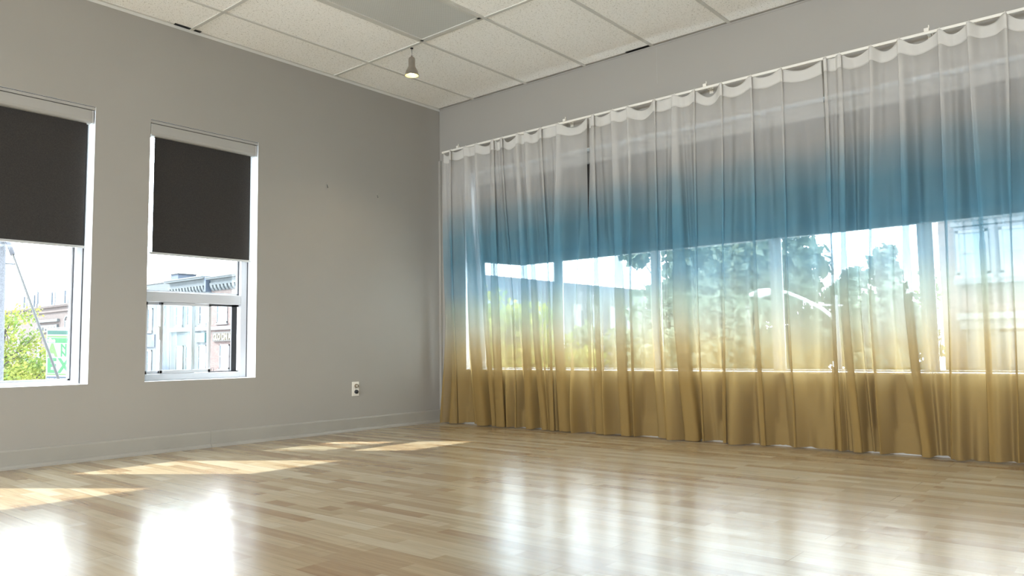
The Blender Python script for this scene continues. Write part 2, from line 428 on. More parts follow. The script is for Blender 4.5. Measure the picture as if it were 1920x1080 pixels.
# unseen walls behind the camera; tall openings added to let in more daylight
w = MB(); BW = []; prev = .25
for a, c in BW:
    w.box(prev, a, RY0-.2, RY0, 0, H); w.box(a, c, RY0-.2, RY0, 0, .5); w.box(a, c, RY0-.2, RY0, 2.5, H); prev = c
w.box(prev, RX0, RY0-.2, RY0, 0, H)
struct(w, 'wall_back', M['wall'])
NW = [(-.9, -2.8), (-3.0, -4.9), (-5.1, -7.0), (-7.2, -9.1)]
w = MB(); prev = T
for a, c in NW:
    w.box(RX0-.2, RX0, prev, a, 0, H); w.box(RX0-.2, RX0, a, c, 0, .25); w.box(RX0-.2, RX0, a, c, 2.75, H); prev = c
w.box(RX0-.2, RX0, prev, RY0-.2, 0, H)
struct(w, 'wall_near', M['wall'])
# roof slab so that the plenum is dark
# baseboards
pf = [(0, 0), (-.030, 0), (-.029, .010), (-.024, .019), (-.014, .024), (-.014, .100), (-.011, .107), (-.006, .111), (0, .111)]
def baseboard(name, joint=None):
    w = MB()
    if name == 'baseboard_left':
        w.prism(pf, 'x', RX0, -2.2315); w.prism([(a*1.0 - (.0015 if a < -.001 else 0), z) for a, z in pf], 'x', -2.2285, -.004)
        w.box(-2.2320, -2.2280, -.012, -.002, .02, .112)
    else:
        w.prism([(a, z) for a, z in pf], 'y', RY0, -.03)
    return struct(w, name, M['base'])
baseboard('baseboard_left'); baseboard('baseboard_right')
# plaster corner bead/hairline and a narrow casing strip at the inner corner beside the curtain
struct(MB().box(-.020, 0, -.026, -.0005, .112, 2.40), 'trim_6', M['base'], 'narrow painted strip at the corner of the walls')
struct(MB().box(-.0008, 0, -2.302, -2.2995, 2.60, H-.004), 'trim_7', M['cassette'], 'hairline joint in the wall above the curtain')

# ------------------------------------------------------------------ left windows
FY0, FY1 = .12, .19
def left_window(nm, a, c, transom):
    e = struct_empty(nm, ((a+c)/2, .15, SILL))
    rv = MB()   # painted reveal lining
    rv.box(a, a-.001, .002, FY0, SILL, LTOP).box(c, c+.001, .002, FY0, SILL, LTOP).box(a-.001, c+.001, .002, FY0, LTOP-.001, LTOP).box(a-.001, c+.001, .002, FY0, SILL, SILL+.001)
    rv.build('reveal', M['reveal'], e)
    fw = .055 if transom else .045
    f = MB()
    f.box(a-.004, a-fw, FY0, FY1, SILL, LTOP).box(c+.004, c+fw, FY0, FY1, SILL, LTOP)
    f.box(a-fw, c+fw, FY0, FY1, LTOP-.05, LTOP).box(a-fw, c+fw, FY0, FY1, SILL, SILL+.022 if not transom else SILL+.045)
    if transom: f.box(a-fw, c+fw, FY0, FY1, .997, 1.066)
    f.build('window_frame', M['white'], e, bevel=.004)
    gk = MB(); zb = SILL+.022 if not transom else 1.066
    gk.box(a-fw-.001, a-fw-.005, FY0+.03, FY0+.035, zb, LTOP-.05).box(a-.005, a-.0085, FY0-.002, FY0, SILL+.01, LTOP-.06)
    gk.build('gasket', M['gasket'], e)
    bd = MB()
    bd.box(a-fw, a-fw-.014, FY0+.035, FY0+.05, zb, LTOP-.05).box(c+fw, c+fw+.014, FY0+.035, FY0+.05, zb, LTOP-.05).box(a-fw, c+fw, FY0+.035, FY0+.05, zb, zb+.012)
    bd.build('glazing_bead', M['white'], e)
    MB().box(a-fw, c+fw, FY0+.052, FY0+.056, zb, LTOP-.05).build('glass_pane', M['glass'], e)
    if transom:
        # fixed left light, sliding sash pushed left, black screen frame over the open side
        z0, z1 = SILL+.045, .997
        fx = MB(); x0 = c+fw
        fx.box(x0, x0+.03, .165, .182, z0, z1).box(x0+.34, x0+.365, .165, .182, z0, z1).box(x0, x0+.365, .165, .182, z0, z0+.02).box(x0, x0+.365, .165, .182, z1-.02, z1)
        s1 = fx.build('fixed_sash', M['white'], e); MB().box(x0+.02, x0+.35, .172, .176, z0+.01, z1-.01).build('glass_pane', M['glass'], s1)
        sx0, sx1 = -2.530, -2.165
        sl = MB()
        sl.box(sx0, sx0+.020, .128, .152, z0+.002, z1-.002).box(sx1-.020, sx1, .128, .152, z0+.002, z1-.002)
        sl.box(sx0, sx1, .128, .152, z0+.002, z0+.024).box(sx0, sx1, .128, .152, z1-.020, z1-.002)
        s2 = sl.build('sliding_sash', M['white'], e, bevel=.002)
        MB().box(sx0+.015, sx1-.015, .139, .143, z0+.02, z1-.02).build('glass_pane', M['glass'], s2)
        MB().box(sx0-.012, sx0+.001, .118, .130, .74, .83).box(sx0-.020, sx0-.006, .120, .128, .823, .831).build('sash_latch', M['bar'], s2)
        ks = MB()
        ks.box(sx1+.001, sx1+.006, .150, .164, z0, z1).box(sx1, a-fw, .150, .164, z1-.014, z1).box(sx1, a-fw, .150, .164, z0, z0+.007)
        ks.box(-1.994, -1.952, .150, .164, z0, z1)
        ks.build('screen_frame', M['black'], e)
        MB().tube([(-2.150,.147,z0+.008),(-2.150,.147,z0+.030),(-2.132,.147,z0+.030),(-2.132,.147,z0+.008)], .0022, 6).build('pull_tab', M['black'], e)
    portal('sky_portal', ((a+c)/2, .24, (SILL+1.32)/2), (0, -1, 0), abs(a-c), 1.32-SILL)
    return e
left_window('window_1', *LW[1], False)
left_window('window_2', *LW[0], True)
for i, q in enumerate(LW[2:]): left_window('window_%d' % (i+4), *q, False)

def roller_shade(label, a, c, group, ring=None, cat='roller shade', visible=True):
    """in a recess of the left wall; a is the right end, c the left end"""
    t = thing('roller_shade', label, cat, ((a+c)/2, .05, 1.31), group)
    # cassette, a rounded fascia
    pr = [(.075, LTOP-.024), (.010, LTOP-.024), (.006, LTOP-.030), (.004, LTOP-.085), (.010, LTOP-.098), (.022, LTOP-.104), (.075, LTOP-.104)]
    MB().prism(pr, 'x', c+.014, a-.020).build('cassette', M['cassette'], t, bevel=.003)
    MB().box(c+.006, c+.014, .008, .07, LTOP-.100, LTOP-.0265).build('end_bracket', M['bar'], t)
    MB().box(a-.020, a-.010, .008, .07, LTOP-.106, LTOP-.0265).build('end_bracket', M['bar'], t)
    MB().box(c+.002, a-.002, .004, .075, LTOP-.022, LTOP-.0045).build('mounting_channel', M['cassette'], t)
    MB().box(c+.0015, a-.0015, .003, .020, LTOP-.0045, LTOP-.0012).build('painted_shadow_gap', M['gasket'], t)  # dark strip paints the shadow gap above the channel
    nx = 24; w = MB(); vs = []; x0, x1 = c+.050, a-.035
    w.box(x0, x1, .048, .0495, 1.322, LTOP-.09)
    w.build('shade_cloth', M['shade'], t)
    MB().box(x0-.018, x1+.012, .0435, .054, 1.308, 1.323).build('bottom_bar', M['bar'], t, bevel=.002)
    xm = (x0+x1)/2 if ring is None else ring
    MB().tube([(xm+.011*math.cos(k*math.pi/7), .048, 1.298+.009*math.sin(k*math.pi/7)) for k in range(15)], .0018, 6).build('pull_ring', M['bar'], t)
    return t
GS = 'dark roller shades in the left wall windows'
roller_shade('dark brown roller shade half lowered over the window cut by the left picture edge', *LW[1], GS, ring=-3.40)
roller_shade('dark brown roller shade over the sliding window nearest the wall hooks', *LW[0], GS, ring=-2.245)
for i, q in enumerate(LW[2:]):
    roller_shade(['dark brown roller shade on the third window from the room corner', 'dark brown roller shade on the fourth window from the room corner', 'dark brown roller shade on the fifth window from the room corner'][i], *q, GS)

# ------------------------------------------------------------------ right window band
e = struct_empty('window_3', (.15, (RW[0]+RW[1])/2, RW[2]))
y0, y1, zs, zh = RW
rv = MB()
rv.box(.001, .15, y0, y0-.004, zs, zh).box(.001, .15, y1, y1+.004, zs, zh).box(.001, .15, y0, y1, zh-.004, zh)
rv.build('reveal', M['reveal'], e)
MB().box(-.012, .15, y0-.0, y1, zs-.006, zs+.006).build('window_sill', M['reveal'], e, bevel=.003)
mul = [-1.245, -2.160, -3.080, -3.997, -4.915]
f = MB()
f.box(.145, .157, y0-.004, y0-.10, zs, zh).box(.15, .21, y1, y1+.06, zs, zh).box(.15, .21, y0, y1, zh-.06, zh).box(.15, .21, y0, y1, zs, zs+.016)
for k in mul: f.box(.145, .157, k-.043, k+.043, zs, zh)
f.build('window_frame', M['white'], e, bevel=.003)
edges = [y0-.10] + mul + [y1+.06]
for a, c in zip(edges[:-1], edges[1:]):
    MB().box(.150, .153, a, c, zs+.01, zh-.05).build('glass_pane', M['glass'], e)
portal('sky_portal', (.24, (y0+y1)/2, (zs+1.37)/2), (-1, 0, 0), abs(y1-y0), 1.37-zs)
for a, c in BW: portal('sky_portal', ((a+c)/2, RY0-.1, 1.5), (0, 1, 0), abs(a-c), 2.0)
for a, c in NW: portal('sky_portal', (RX0-.1, (a+c)/2, 1.5), (1, 0, 0), abs(a-c), 2.5)

def side_shade(label, a, c, skew, ring=None):
    t = thing('roller_shade', label, 'roller shade', (.11, (a+c)/2, 1.366), 'dark roller shades behind the sheer curtains')
    pr = [(.15, 2.222), (.088, 2.222), (.082, 2.15), (.090, 2.130), (.15, 2.130)]
    MB().prism(pr, 'y', a, c).build('cassette', M['cassette'], t, bevel=.003)
    zb = 1.366
    w = MB(); x = .115
    w.add([(x, a-.001, zb+skew), (x, c+.0005, zb), (x, c+.0005, 2.14), (x, a-.001, 2.14), (x+.0015, a-.001, zb+skew), (x+.0015, c+.0005, zb), (x+.0015, c+.0005, 2.14), (x+.0015, a-.001, 2.14)],
          [(0,1,2,3), (7,6,5,4), (0,4,5,1), (1,5,6,2), (2,6,7,3), (3,7,4,0)])
    w.build('shade_cloth', M['shade'], t)
    MB().tube([(x, a-.001, zb+skew), (x, c+.0005, zb)], .0045, 8).build('bottom_bar', M['bar'], t)
    if ring: MB().tube([(x-.004, ring+.010*math.cos(k*math.pi/7), zb-.022+.010*math.sin(k*math.pi/7)) for k in range(15)], .0018, 6).build('pull_ring', M['bar'], t)
side_shade('narrow dark roller shade nearest the corner, its bottom edge tilted up to the left', -.400, -.868, .066)
side_shade('dark roller shade behind the middle of the sheer curtains', -.8685, -3.08, 0, -2.96)
side_shade('dark roller shade behind the curtain at the right picture edge', -3.084, -5.78, 0)

# ------------------------------------------------------------------ curtain rail
t = thing('curtain_rail', 'slim white curtain rail along the window wall', 'curtain rail', (-.10, -2.8, 2.44))
MB().box(-.108, -.092, -.135, -5.45, 2.432, 2.449).build('rail', M['plate'], t, bevel=.002)
for y in (-.335, -1.52, -2.73, -4.12, -5.30):
    MB().box(-.106, -.0005, y-.010, y+.010, 2.447, 2.457).box(-.112, -.088, y-.013, y+.013, 2.447, 2.468).box(-.112, -.104, y-.016, y-.010, 2.462, 2.482).box(-.006, -.0005, y-.014, y+.014, 2.425, 2.475).build('bracket', M['plate'], t, bevel=.001)

# ------------------------------------------------------------------ curtains
def cat_rom(P, per):
    out = []; n_ = len(P)
    for i in range(n_-1):
        p0 = P[max(i-1, 0)]; p1 = P[i]; p2 = P[i+1]; p3 = P[min(i+2, n_-1)]
        for k in range(per):
            u = k/per; u2 = u*u; u3 = u2*u
            out.append(tuple(.5*((2*p1[j]) + (-p0[j]+p2[j])*u + (2*p0[j]-5*p1[j]+4*p2[j]-p3[j])*u2 + (-p0[j]+3*p1[j]-3*p2[j]+p3[j])*u3) for j in range(len(p1))))
    out.append(P[-1]); return out
def along(tr, z):
    # positions known at z 2.43, .9 and .05
    a, b_, c = tr
    if z > .9:
        u = (2.43-z)/(2.43-.9); u = min(1, max(0, u)); u = u*u*(3-2*u)*.5 + u*.5
        return a + (b_-a)*u
    u = (.9-z)/.85; u = min(1, max(0, u)); u = u**1.3
    return b_ + (c-b_)*u
ZTOP = 2.436
def curtain(label, L, Rr, folds, seed):
    rnd = random.Random(seed)
    t = thing('sheer_curtain', label, 'curtain', (-.10, -(L[0]+Rr[0])/2, 0), 'ombre sheer curtains along the window wall')
    NV = 84
    zs_ = [ZTOP - .10*(k/7) for k in range(8)] + [ZTOP-.10 - (ZTOP-.10-.006)*((k+1)/(NV-7))for k in range(NV-7)]
    ph = [[rnd.uniform(0, 6.28) for _ in range(6)] for _ in range(len(folds)+1)]
    sg = [rnd.choice((-1, 1)) for _ in folds]
    sag = [rnd.uniform(.010, .062) for _ in range(len(folds)+1)]
    lift = [rnd.choice((.001, .002, .003, .004, .013)) for _ in range(len(folds)+1)]
    bias = [rnd.uniform(-.095, .045) for _ in range(len(folds)+1)]
    rows = []
    for z in zs_:
        v = (ZTOP-z)/ZTOP
        near_top = math.exp(-(ZTOP-z)/.16)
        P = [(along(L, z), .10 + .012*math.sin(3*z+seed), 0.0, 0.0)]
        prev = along(L, z)
        for i, fd in enumerate(folds + [None]):
            c = along(fd[:3], z) if fd else along(Rr, z)
            if fd:
                wf = min(1, .16 + 1.5*v)
                w_ = .018 + max(0, fd[3]-.018)*wf if z > 1.6 else .010 + (.008*max(0, (z-1.2)/.4) if z > 1.2 else 0) + max(0, fd[3]-.018 if z > 1.2 and fd[3] > .018 else fd[3]-.010)*wf
            else: w_ = 0
            lo, hi = prev, c - w_/2
            gap = max(hi-lo, .002)
            amp = min(.075, .36*gap) * (1-near_top) * (.30+.9*v)
            sgp = sag[i]*min(1, gap/.16)
            for q, uu in enumerate((.25, .5, .75)):
                o = .10 + amp*math.sin(ph[i][q] + 1.1*z*ph[i][3]*.35) + bias[i]*min(1, gap/.15)*v*(1-near_top) + .028*near_top*math.sin(math.pi*uu)*min(1, gap/.15)*(1 if i % 3 else -.6)
                P.append((lo + gap*uu, o, sgp*math.sin(math.pi*uu)*near_top, lift[i]*math.sin(math.pi*uu)))
            if fd:
                s_ = sg[i]; lf = .006 + .32*w_*(1-near_top) + .010*near_top
                oc = .112 + .010*math.sin(2*z+ph[i][4])*(1-near_top)
                P += [(c-w_/2, oc - s_*lf*.7, 0, 0), (c+w_*.25, oc - s_*lf, 0, 0), (c+w_/2, oc - s_*lf*.5, 0, 0), (c, oc, 0, 0), (c-w_/2, oc + s_*lf*.5, 0, 0), (c-w_*.25, oc + s_*lf, 0, 0), (c+w_/2, oc + s_*lf*.7, 0, 0)]
                prev = c + w_/2
            else: P.append((c, .10 + .012*math.sin(2*z+1+seed), 0, 0))
        C = cat_rom(P, 6)
        rows.append((z, C))
    nU = len(rows[0][1])
    verts = []
    for z, C in rows:
        foot = max(0, 1-z/.10)
        for k, (d, o, dz, lf) in enumerate(C):
            nn = noise.noise(Vector((d*7, z*3.1, seed*3.7)))
            n2 = noise.noise(Vector((d*38, z*20, seed*1.7)))
            o2 = o + .004*nn*(1-math.exp(-(ZTOP-z)/.2)) + .006*n2*foot
            zz = z - dz + (lf + .006*max(0, n2))*foot
            o2 = max(o2, .040 if z < .14 else .018)
            verts.append((-o2, -d, max(zz, .002)))
    HB = 6   # rows of heading tape
    def grid(r0, r1, off):
        mb = MB(); vs = verts[r0*nU:(r1+1)*nU]
        fs = [(i*nU+k, i*nU+k+1, (i+1)*nU+k+1, (i+1)*nU+k) for i in range(r1-r0) for k in range(nU-1)]
        return mb.add(vs, fs, True)
    grid(HB, len(rows)-1, 0).build('voile_panel', M['voile'], t)
    hd = grid(0, HB, 0).build('heading_band', M['heading'], t, label='opaque cream heading band')
    s = hd.modifiers.new('thickness', 'SOLIDIFY'); s.thickness = .0015; s.offset = 0
    # small hooks carrying the heading on the rail
    for fd in folds:
        y = -fd[0]
        MB().tube([(-.114, y, 2.425), (-.114, y, 2.445), (-.108, y, 2.452), (-.100, y, 2.452)], .0018, 6).build('curtain_hook', M['plate'], t)
    return t
curtain('sheer cream to blue to gold curtain nearest the room corner', (0.142, 0.153, 0.111), (1.735, 1.725, 1.705), [
   (0.255, 0.273, 0.303, 0.026), (0.434, 0.53, 0.606, 0.088), (0.57, 0.66, 0.735, 0.037), (0.763, 0.79, 0.82, 0.089), (0.865, 0.975, 0.971, 0.017),
   (1.040, 1.09, 1.129, 0.060), (1.124, 1.205, 1.275, 0.045), (1.287, 1.336, 1.363, 0.043), (1.46, 1.43, 1.462, 0.073)], 3)
curtain('sheer ombre curtain in the middle, hanging between its two neighbours', (1.748, 1.702, 1.690), (3.516, 3.540, 3.52), [
   (1.80, 1.789, 1.804, 0.068), (1.975, 2.002, 2.027, 0.065), (2.111, 2.098, 2.101, 0.013), (2.337, 2.318, 2.35, 0.026), (2.495, 2.487, 2.555, 0.091),
   (2.651, 2.621, 2.636, 0.012), (2.854, 2.809, 2.795, 0.023), (3.062, 3.042, 3.051, 0.036), (3.267, 3.253, 3.257, 0.017)], 11)
curtain('sheer ombre curtain running out of the right picture edge', (3.534, 3.500, 3.490), (5.38, 5.264, 5.209), [
   (3.548, 3.528, 3.535, 0.022), (3.634, 3.600, 3.634, 0.047), (3.817, 3.742, 3.762, 0.012), (3.975, 3.95, 3.999, 0.042), (4.186, 4.155, 4.127, 0.011), (4.333, 4.331, 4.32, 0.028),
   (4.507, 4.462, 4.438, 0.009), (4.688, 4.624, 4.598, 0.027), (4.893, 4.781, 4.742, 0.013), (5.044, 4.971, 4.93, 0.025), (5.207, 5.131, 5.078, 0.01)], 21)

# ------------------------------------------------------------------ lamps and ceiling light
def pendant(label, x, y):
    t = thing('pendant_lamp', label, 'pendant lamp', (x, y, 2.69), 'brushed metal pendant lamps')
    MB().lathe([(0, .210), (.011, .210), (.011, .203), (.004, .200), (0, .200)], (x, y, 2.69), 20).build('ceiling_cap', M['black'], t)
    MB().tube([(x, y, 2.69+.200), (x, y, 2.69+.145)], .0035, 10).lathe([(0, .150), (.006, .150), (.009, .132), (.0, .132)], (x, y, 2.69), 16).build('stem', M['steel'], t)
    body = [(0, .137), (.018, .136), (.0235, .130), (.0250, .118), (.0250, .070), (.030, .058), (.040, .042), (.0465, .024), (.0490, .006), (.0535, .002), (.0535, -.003), (.0500, -.003)]
    MB().lathe(body, (x, y, 2.69)).build('lamp_shade', M['steel'], t)
    MB().lathe([(.0498, -.002), (.0468, .006), (.044, .022), (.036, .040), (.022, .052), (0, .056)], (x, y, 2.69)).build('reflector', M['reflector'], t)
    MB().lathe([(0, .008), (.016, .012), (.026, .022), (.024, .036), (.012, .048), (0, .050)], (x, y, 2.69), 20).build('bulb', M['bulb'], t)
    ld = bpy.data.lights.new('lamp_glow', 'SPOT'); ld.energy = 12; ld.color = (1, .80, .52); ld.spot_size = math.radians(115); ld.spot_blend = .7; ld.shadow_soft_size = .03
    lo = bpy.data.objects.new('lamp_glow', ld); COL.objects.link(lo); lo.parent = t; lo.location = (0, 0, -.006)
pendant('small brushed metal pendant lamp hanging below the corner of the grey ceiling light', -1.172, -.900)
pendant('small pendant lamp just touching the top picture edge above the curtains', -1.172, -2.885)

t = thing('ceiling_light', 'unlit grey rectangular ceiling light set in the tile grid', 'ceiling light', (-1.812, -1.3535, 2.89))
x0, x1, y0, y1 = -1.2036-.012, -2.4236+.012, -1.0485-.012, -1.6585+.012
fr = MB(); b_ = .028
fr.box(x0, x1, y0, y0-b_, H-.009, H-.001).box(x0, x1, y1, y1+b_, H-.009, H-.001).box(x0, x0-b_, y0, y1, H-.009, H-.001).box(x1, x1+b_, y0, y1, H-.009, H-.001)
fr.build('light_frame', M['ceiltrim'], t, bevel=.002)
MB().box(x0-b_, x1+b_, y0-b_, y1+b_, H-.004, H-.001).build('lens_panel', M['lens'], t)

# ------------------------------------------------------------------ outlet and wall hooks
t = thing('wall_outlet', 'cream wall outlet low on the left wall near the corner', 'outlet', (-.980, 0, .283))
MB().box(-1.015, -.945, -.006, -.0005, .283, .398).build('cover_plate', M['plate'], t, bevel=.002)
for zc, mt, nm in ((.365, M['brass'], 'bronze round plug'), (.317, M['black'], 'black round plug')):
    s_ = MB().disc((-.980, -.006, zc), (0, -1, 0), .0185, .003).build('socket', M['plate'], t)
    pl = MB().disc((-.980, -.009, zc), (0, -1, 0), .0155, .016, 24).build('plug', mt, t, label=nm)
    if mt is M['brass']:
        MB().box(-.983, -.977, -.0275, -.025, zc-.010, zc+.010).box(-.990, -.986, -.0265, -.025, zc-.006, zc+.006).build('plug_ridge', M['plate'], pl)
MB().disc((-.980, -.006, .341), (0, -1, 0), .0035, .0015, 10).build('screw', M['steel'], t)
for lb, x, z in (('tiny metal wall hook nearer the window, left of its twin', -1.269, 1.975), ('tiny metal wall hook nearer the room corner', -.752, 1.968)):
    t = thing('wall_hook', lb, 'hook', (x, 0, z-.02), 'tiny metal hooks on the left wall')
    MB().box(x-.004, x+.004, -.0015, -.0003, z-.006, z+.020).build('back_plate', M['cassette'], t)
    MB().tube([(x, -.001, z+.006), (x, -.005, z+.001), (x, -.007, z-.012), (x, -.011, z-.018), (x, -.015, z-.012)], .0018, 8).build('hook_wire', M['gasket'], t)

# ------------------------------------------------------------------ outside: ground and streets
struct(MB().box(-40, 120, -60, 160, GROUND-.3, GROUND), 'ground', M['bounce_ground'])
struct(MB().box(20.5, 23.9, -60, 160, GROUND, GROUND+.12).box(1.0, 6.0, -60, 4, GROUND, GROUND+.12), 'pavement', M['pavement'])

def text(body, size, mat, parent, org, ax, up, name='lettering', depth=.01, bold=0, xs=1.0, align='LEFT'):
    cu = bpy.data.curves.new(name, 'FONT'); cu.body = body; cu.size = size; cu.extrude = depth; cu.offset = bold; cu.align_x = align
    cu.materials.append(mat)
    tmp = bpy.data.objects.new(name, cu); COL.objects.link(tmp)
    dg = bpy.context.evaluated_depsgraph_get(); me = bpy.data.meshes.new_from_object(tmp.evaluated_get(dg))
    bpy.data.objects.remove(tmp); bpy.data.curves.remove(cu)
    ax = Vector(ax).normalized(); up = Vector(up).normalized(); nz_ = ax.cross(up); off = wloc(parent) if parent else Vector((0,0,0))
    for v in me.vertices:
        c = v.co.copy(); v.co = Vector(org) - off + ax*c.x*xs + up*c.y + nz_*c.z
    me.name = name
    o = bpy.data.objects.new(name, me); COL.objects.link(o)
    if not me.materials: me.materials.append(mat)
    if parent: o.parent = parent
    return o

# facades on the far side of the street stand in the plane x = 24 and face the room
def sash_window(parent, yc, w_, z0, z1, glass='glassdark', X=24.0, frame='trimwhite', arch=False):
    f = MB(); a, c = yc-w_/2, yc+w_/2; d = .09
    f.box(X-.06, X+.02, a, a+d, z0, z1).box(X-.06, X+.02, c-d, c, z0, z1).box(X-.06, X+.02, a, c, z1-d, z1).box(X-.12, X+.02, a-.08, c+.08, z0-.12, z0)
    f.box(X-.04, X+.02, a, c, (z0+z1)/2-.04, (z0+z1)/2+.04).box(X-.06, X+.02, a, c, z0, z0+d)
    if arch:
        k = 8
        for i in range(k):
            t0, t1 = math.pi*i/k, math.pi*(i+1)/k; r0, r1 = w_/2-d, w_/2+.06
            pts = [(yc+r*math.cos(q), z1+r*math.sin(q)*.8) for r, q in ((r0, t0), (r1, t0), (r1, t1), (r0, t1))]
            f.add([(X-.08, p[0], p[1]) for p in pts] + [(X+.02, p[0], p[1]) for p in pts], [(0,3,2,1), (4,5,6,7), (0,1,5,4), (1,2,6,5), (2,3,7,6), (3,0,4,7)])
    o = f.build('window', M[frame], parent)
    MB().box(X-.02, X-.005, a+d, c-d, z0+d, z1-d*.5).build('pane', M[glass], o)
    return o
def cornice(parent, ya, yb, z0, z1, out, mat, X=24.0, brackets=0, name='cornice'):
    f = MB(); h = z1-z0
    f.box(X-out*.45, X+.1, ya, yb, z0, z0+h*.3).box(X-out*.3, X+.1, ya, yb, z0+h*.3, z0+h*.7).box(X-out, X+.1, ya, yb, z0+h*.7, z1-h*.12).box(X-out*1.12, X+.1, ya, yb, z1-h*.12, z1)
    o = f.build(name, mat, parent)
    if brackets:
        n_ = brackets
        for i in range(n_):
            g_ = MB()
            y = ya + (i+.5)*(yb-ya)/n_; wd = (yb-ya)/n_*.28
            g_.prism([(X, z0), (X-out*.5, z0), (X-out*.4, z0-h*.35), (X-out*.18, z0-h*.65), (X, z0-h*.75)], 'y', y-wd, y+wd)
            g_.build('cornice_bracket', M['stone'], o)
    return o
def building(name, label, X0, X1, Y0, Y1, zt, mat, cat='building'):
    t = thing(name, label, cat, ((X0+X1)/2, (Y0+Y1)/2, GROUND), None)
    MB().box(X0, X1, Y0, Y1, GROUND, zt).build('wall', M[mat], t)
    MB().box(X0-.05, X1, Y0, Y1, zt, zt+.06).build('roof', M['roof'], t)
    return t

# weathered brick shop with the GLO ON sign
t = building('shop_building', 'brown brick shop with a yellow-lettered sign, beyond the open half of the sliding window', 24, 30.5, 40.2, 48.35, 6.0, 'redbrick')
cornice(t, 40.2, 48.22, 5.65, 6.22, .55, M['stone'], brackets=16)
for yc in (46.75, 44.3, 42.0): sash_window(t, yc, 1.45, 2.85, 4.35, 'glasspale')
MB().box(23.86, 24.02, 40.2, 48.35, 2.36, 2.62).build('belt_course', M['stone'], t)
sg_ = MB().box(23.86, 23.99, 43.4, 47.85, 1.52, 2.20).build('sign_board', M['signbrown'], t, label='brown sign board')
text('GLO ON AI', .62, M['letteryellow'], sg_, (23.84, 47.70, 1.64), (0, -1, 0), (0, 0, 1), 'sign_lettering', .01, .022, .80)
for yc in (46.35, 43.9, 41.6): sash_window(t, yc, 1.35, -.45, 1.30, 'glasspale')
MB().box(23.86, 24.02, 40.2, 48.35, -1.0, -.72).build('belt_course', M['stone'], t)
MB().box(23.90, 23.99, 44.2, 45.0, -.25, .75).build('window_notice', M['signteal'], t)
# pale painted shop beside it
t = building('painted_shop', 'pale painted shop with a teal sign, next to the brown brick shop', 24, 34, 48.40, 54.60, 6.0, 'palewall')
cornice(t, 48.58, 54.58, 5.70, 6.38, .60, M['stone'], brackets=13)
MB().box(23.55, 24.0, 48.37, 48.60, 5.2, 6.3).build('pilaster', M['bluegrey'], t)
for yc in (49.45, 51.3, 53.1): sash_window(t, yc, 1.15, 2.80, 4.40, 'glassdark')
MB().box(23.80, 24.02, 48.40, 54.60, 2.36, 2.66).build('belt_course', M['trimwhite'], t)
MB().box(23.85, 23.99, 48.95, 50.40, 1.50, 2.20).build('sign_board', M['signteal'], t, label='pale teal sign board')
for yc in (49.5, 51.4, 53.0): sash_window(t, yc, 1.2, -.70, 1.30, 'glasspale')
# blue-grey building with painted diamonds
t = building('corner_building', 'blue-grey stuccoed building with a white diamond, in the middle of the sliding window', 24, 34, 54.65, 57.0, 5.55, 'bluegrey')
for z_, s_ in ((4.6, .34), (3.3, .42)):
    MB().add([(23.97, 55.7, z_-s_), (23.97, 55.7-s_*.7, z_), (23.97, 55.7, z_+s_), (23.97, 55.7+s_*.7, z_), (24.01, 55.7, z_-s_), (24.01, 55.7-s_*.7, z_), (24.01, 55.7, z_+s_), (24.01, 55.7+s_*.7, z_)],
        [(0,3,2,1), (4,5,6,7), (0,1,5,4), (1,2,6,5), (2,3,7,6), (3,0,4,7)]).build('diamond_panel', M['trimwhite'], t)
# left-hand pale building with tall windows
t = building('terrace_building', 'pale terrace with tall narrow windows, at the left of the sliding window', 24, 26.9, 57.05, 66.0, 5.45, 'palewall')
for yc in (58.0, 59.5, 61.0, 62.6): sash_window(t, yc, .85, 2.5, 4.4, 'glasspale'); 
for yc in (58.0, 59.5, 61.0, 62.6): sash_window(t, yc, .85, -1.2, 1.0, 'glasspale')
MB().box(23.9, 24.02, 57.05, 66.0, 1.25, 2.25).build('fascia', M['bluegrey'], t)
# set-back storey of corrugated siding and a roof hut
t = building('siding_building', 'pale corrugated siding wall above the terrace roofs', 27.3, 36, 60.5, 71.5, 7.0, 'siding')
t = thing('roof_hut', 'small blue-grey box on the roof left of the long cornice', 'roof hut', (25.5, 54.3, 5.9))
MB().box(24.7, 26.2, 54.9, 56.1, 5.62, 7.05).build('hut_wall', M['bluegrey'], t); MB().box(24.6, 26.3, 54.8, 56.2, 7.05, 7.12).build('hut_roof', M['roof'], t)
# brick block far up the street, seen through window 1
t = building('brick_block', 'pink brick block with a stepped parapet behind the yellow-green tree', 24, 40, 72.0, 96.0, 5.1, 'redbrick')
cornice(t, 72.0, 96.0, 4.95, 5.6, .35, M['redbrick'], name='parapet')
MB().box(23.75, 24.02, 77.2, 83.0, 4.0, 4.25).box(23.80, 24.02, 77.4, 83.0, 3.0, 3.7).build('corbel_band', M['stone'], t)
for k in range(7): MB().box(23.78, 23.80, 77.8+k*.75, 78.15+k*.75, 3.15, 3.50).build('vent_hole', M['darkgap'], t)
for yc in (75.3, 73.2): sash_window(t, yc, 1.2, 1.8, 4.0, 'glasspale', arch=True)
for yc in (79.5, 82.5, 85.5, 88.5): sash_window(t, yc, 1.2, .2, 2.4, 'glassdark')
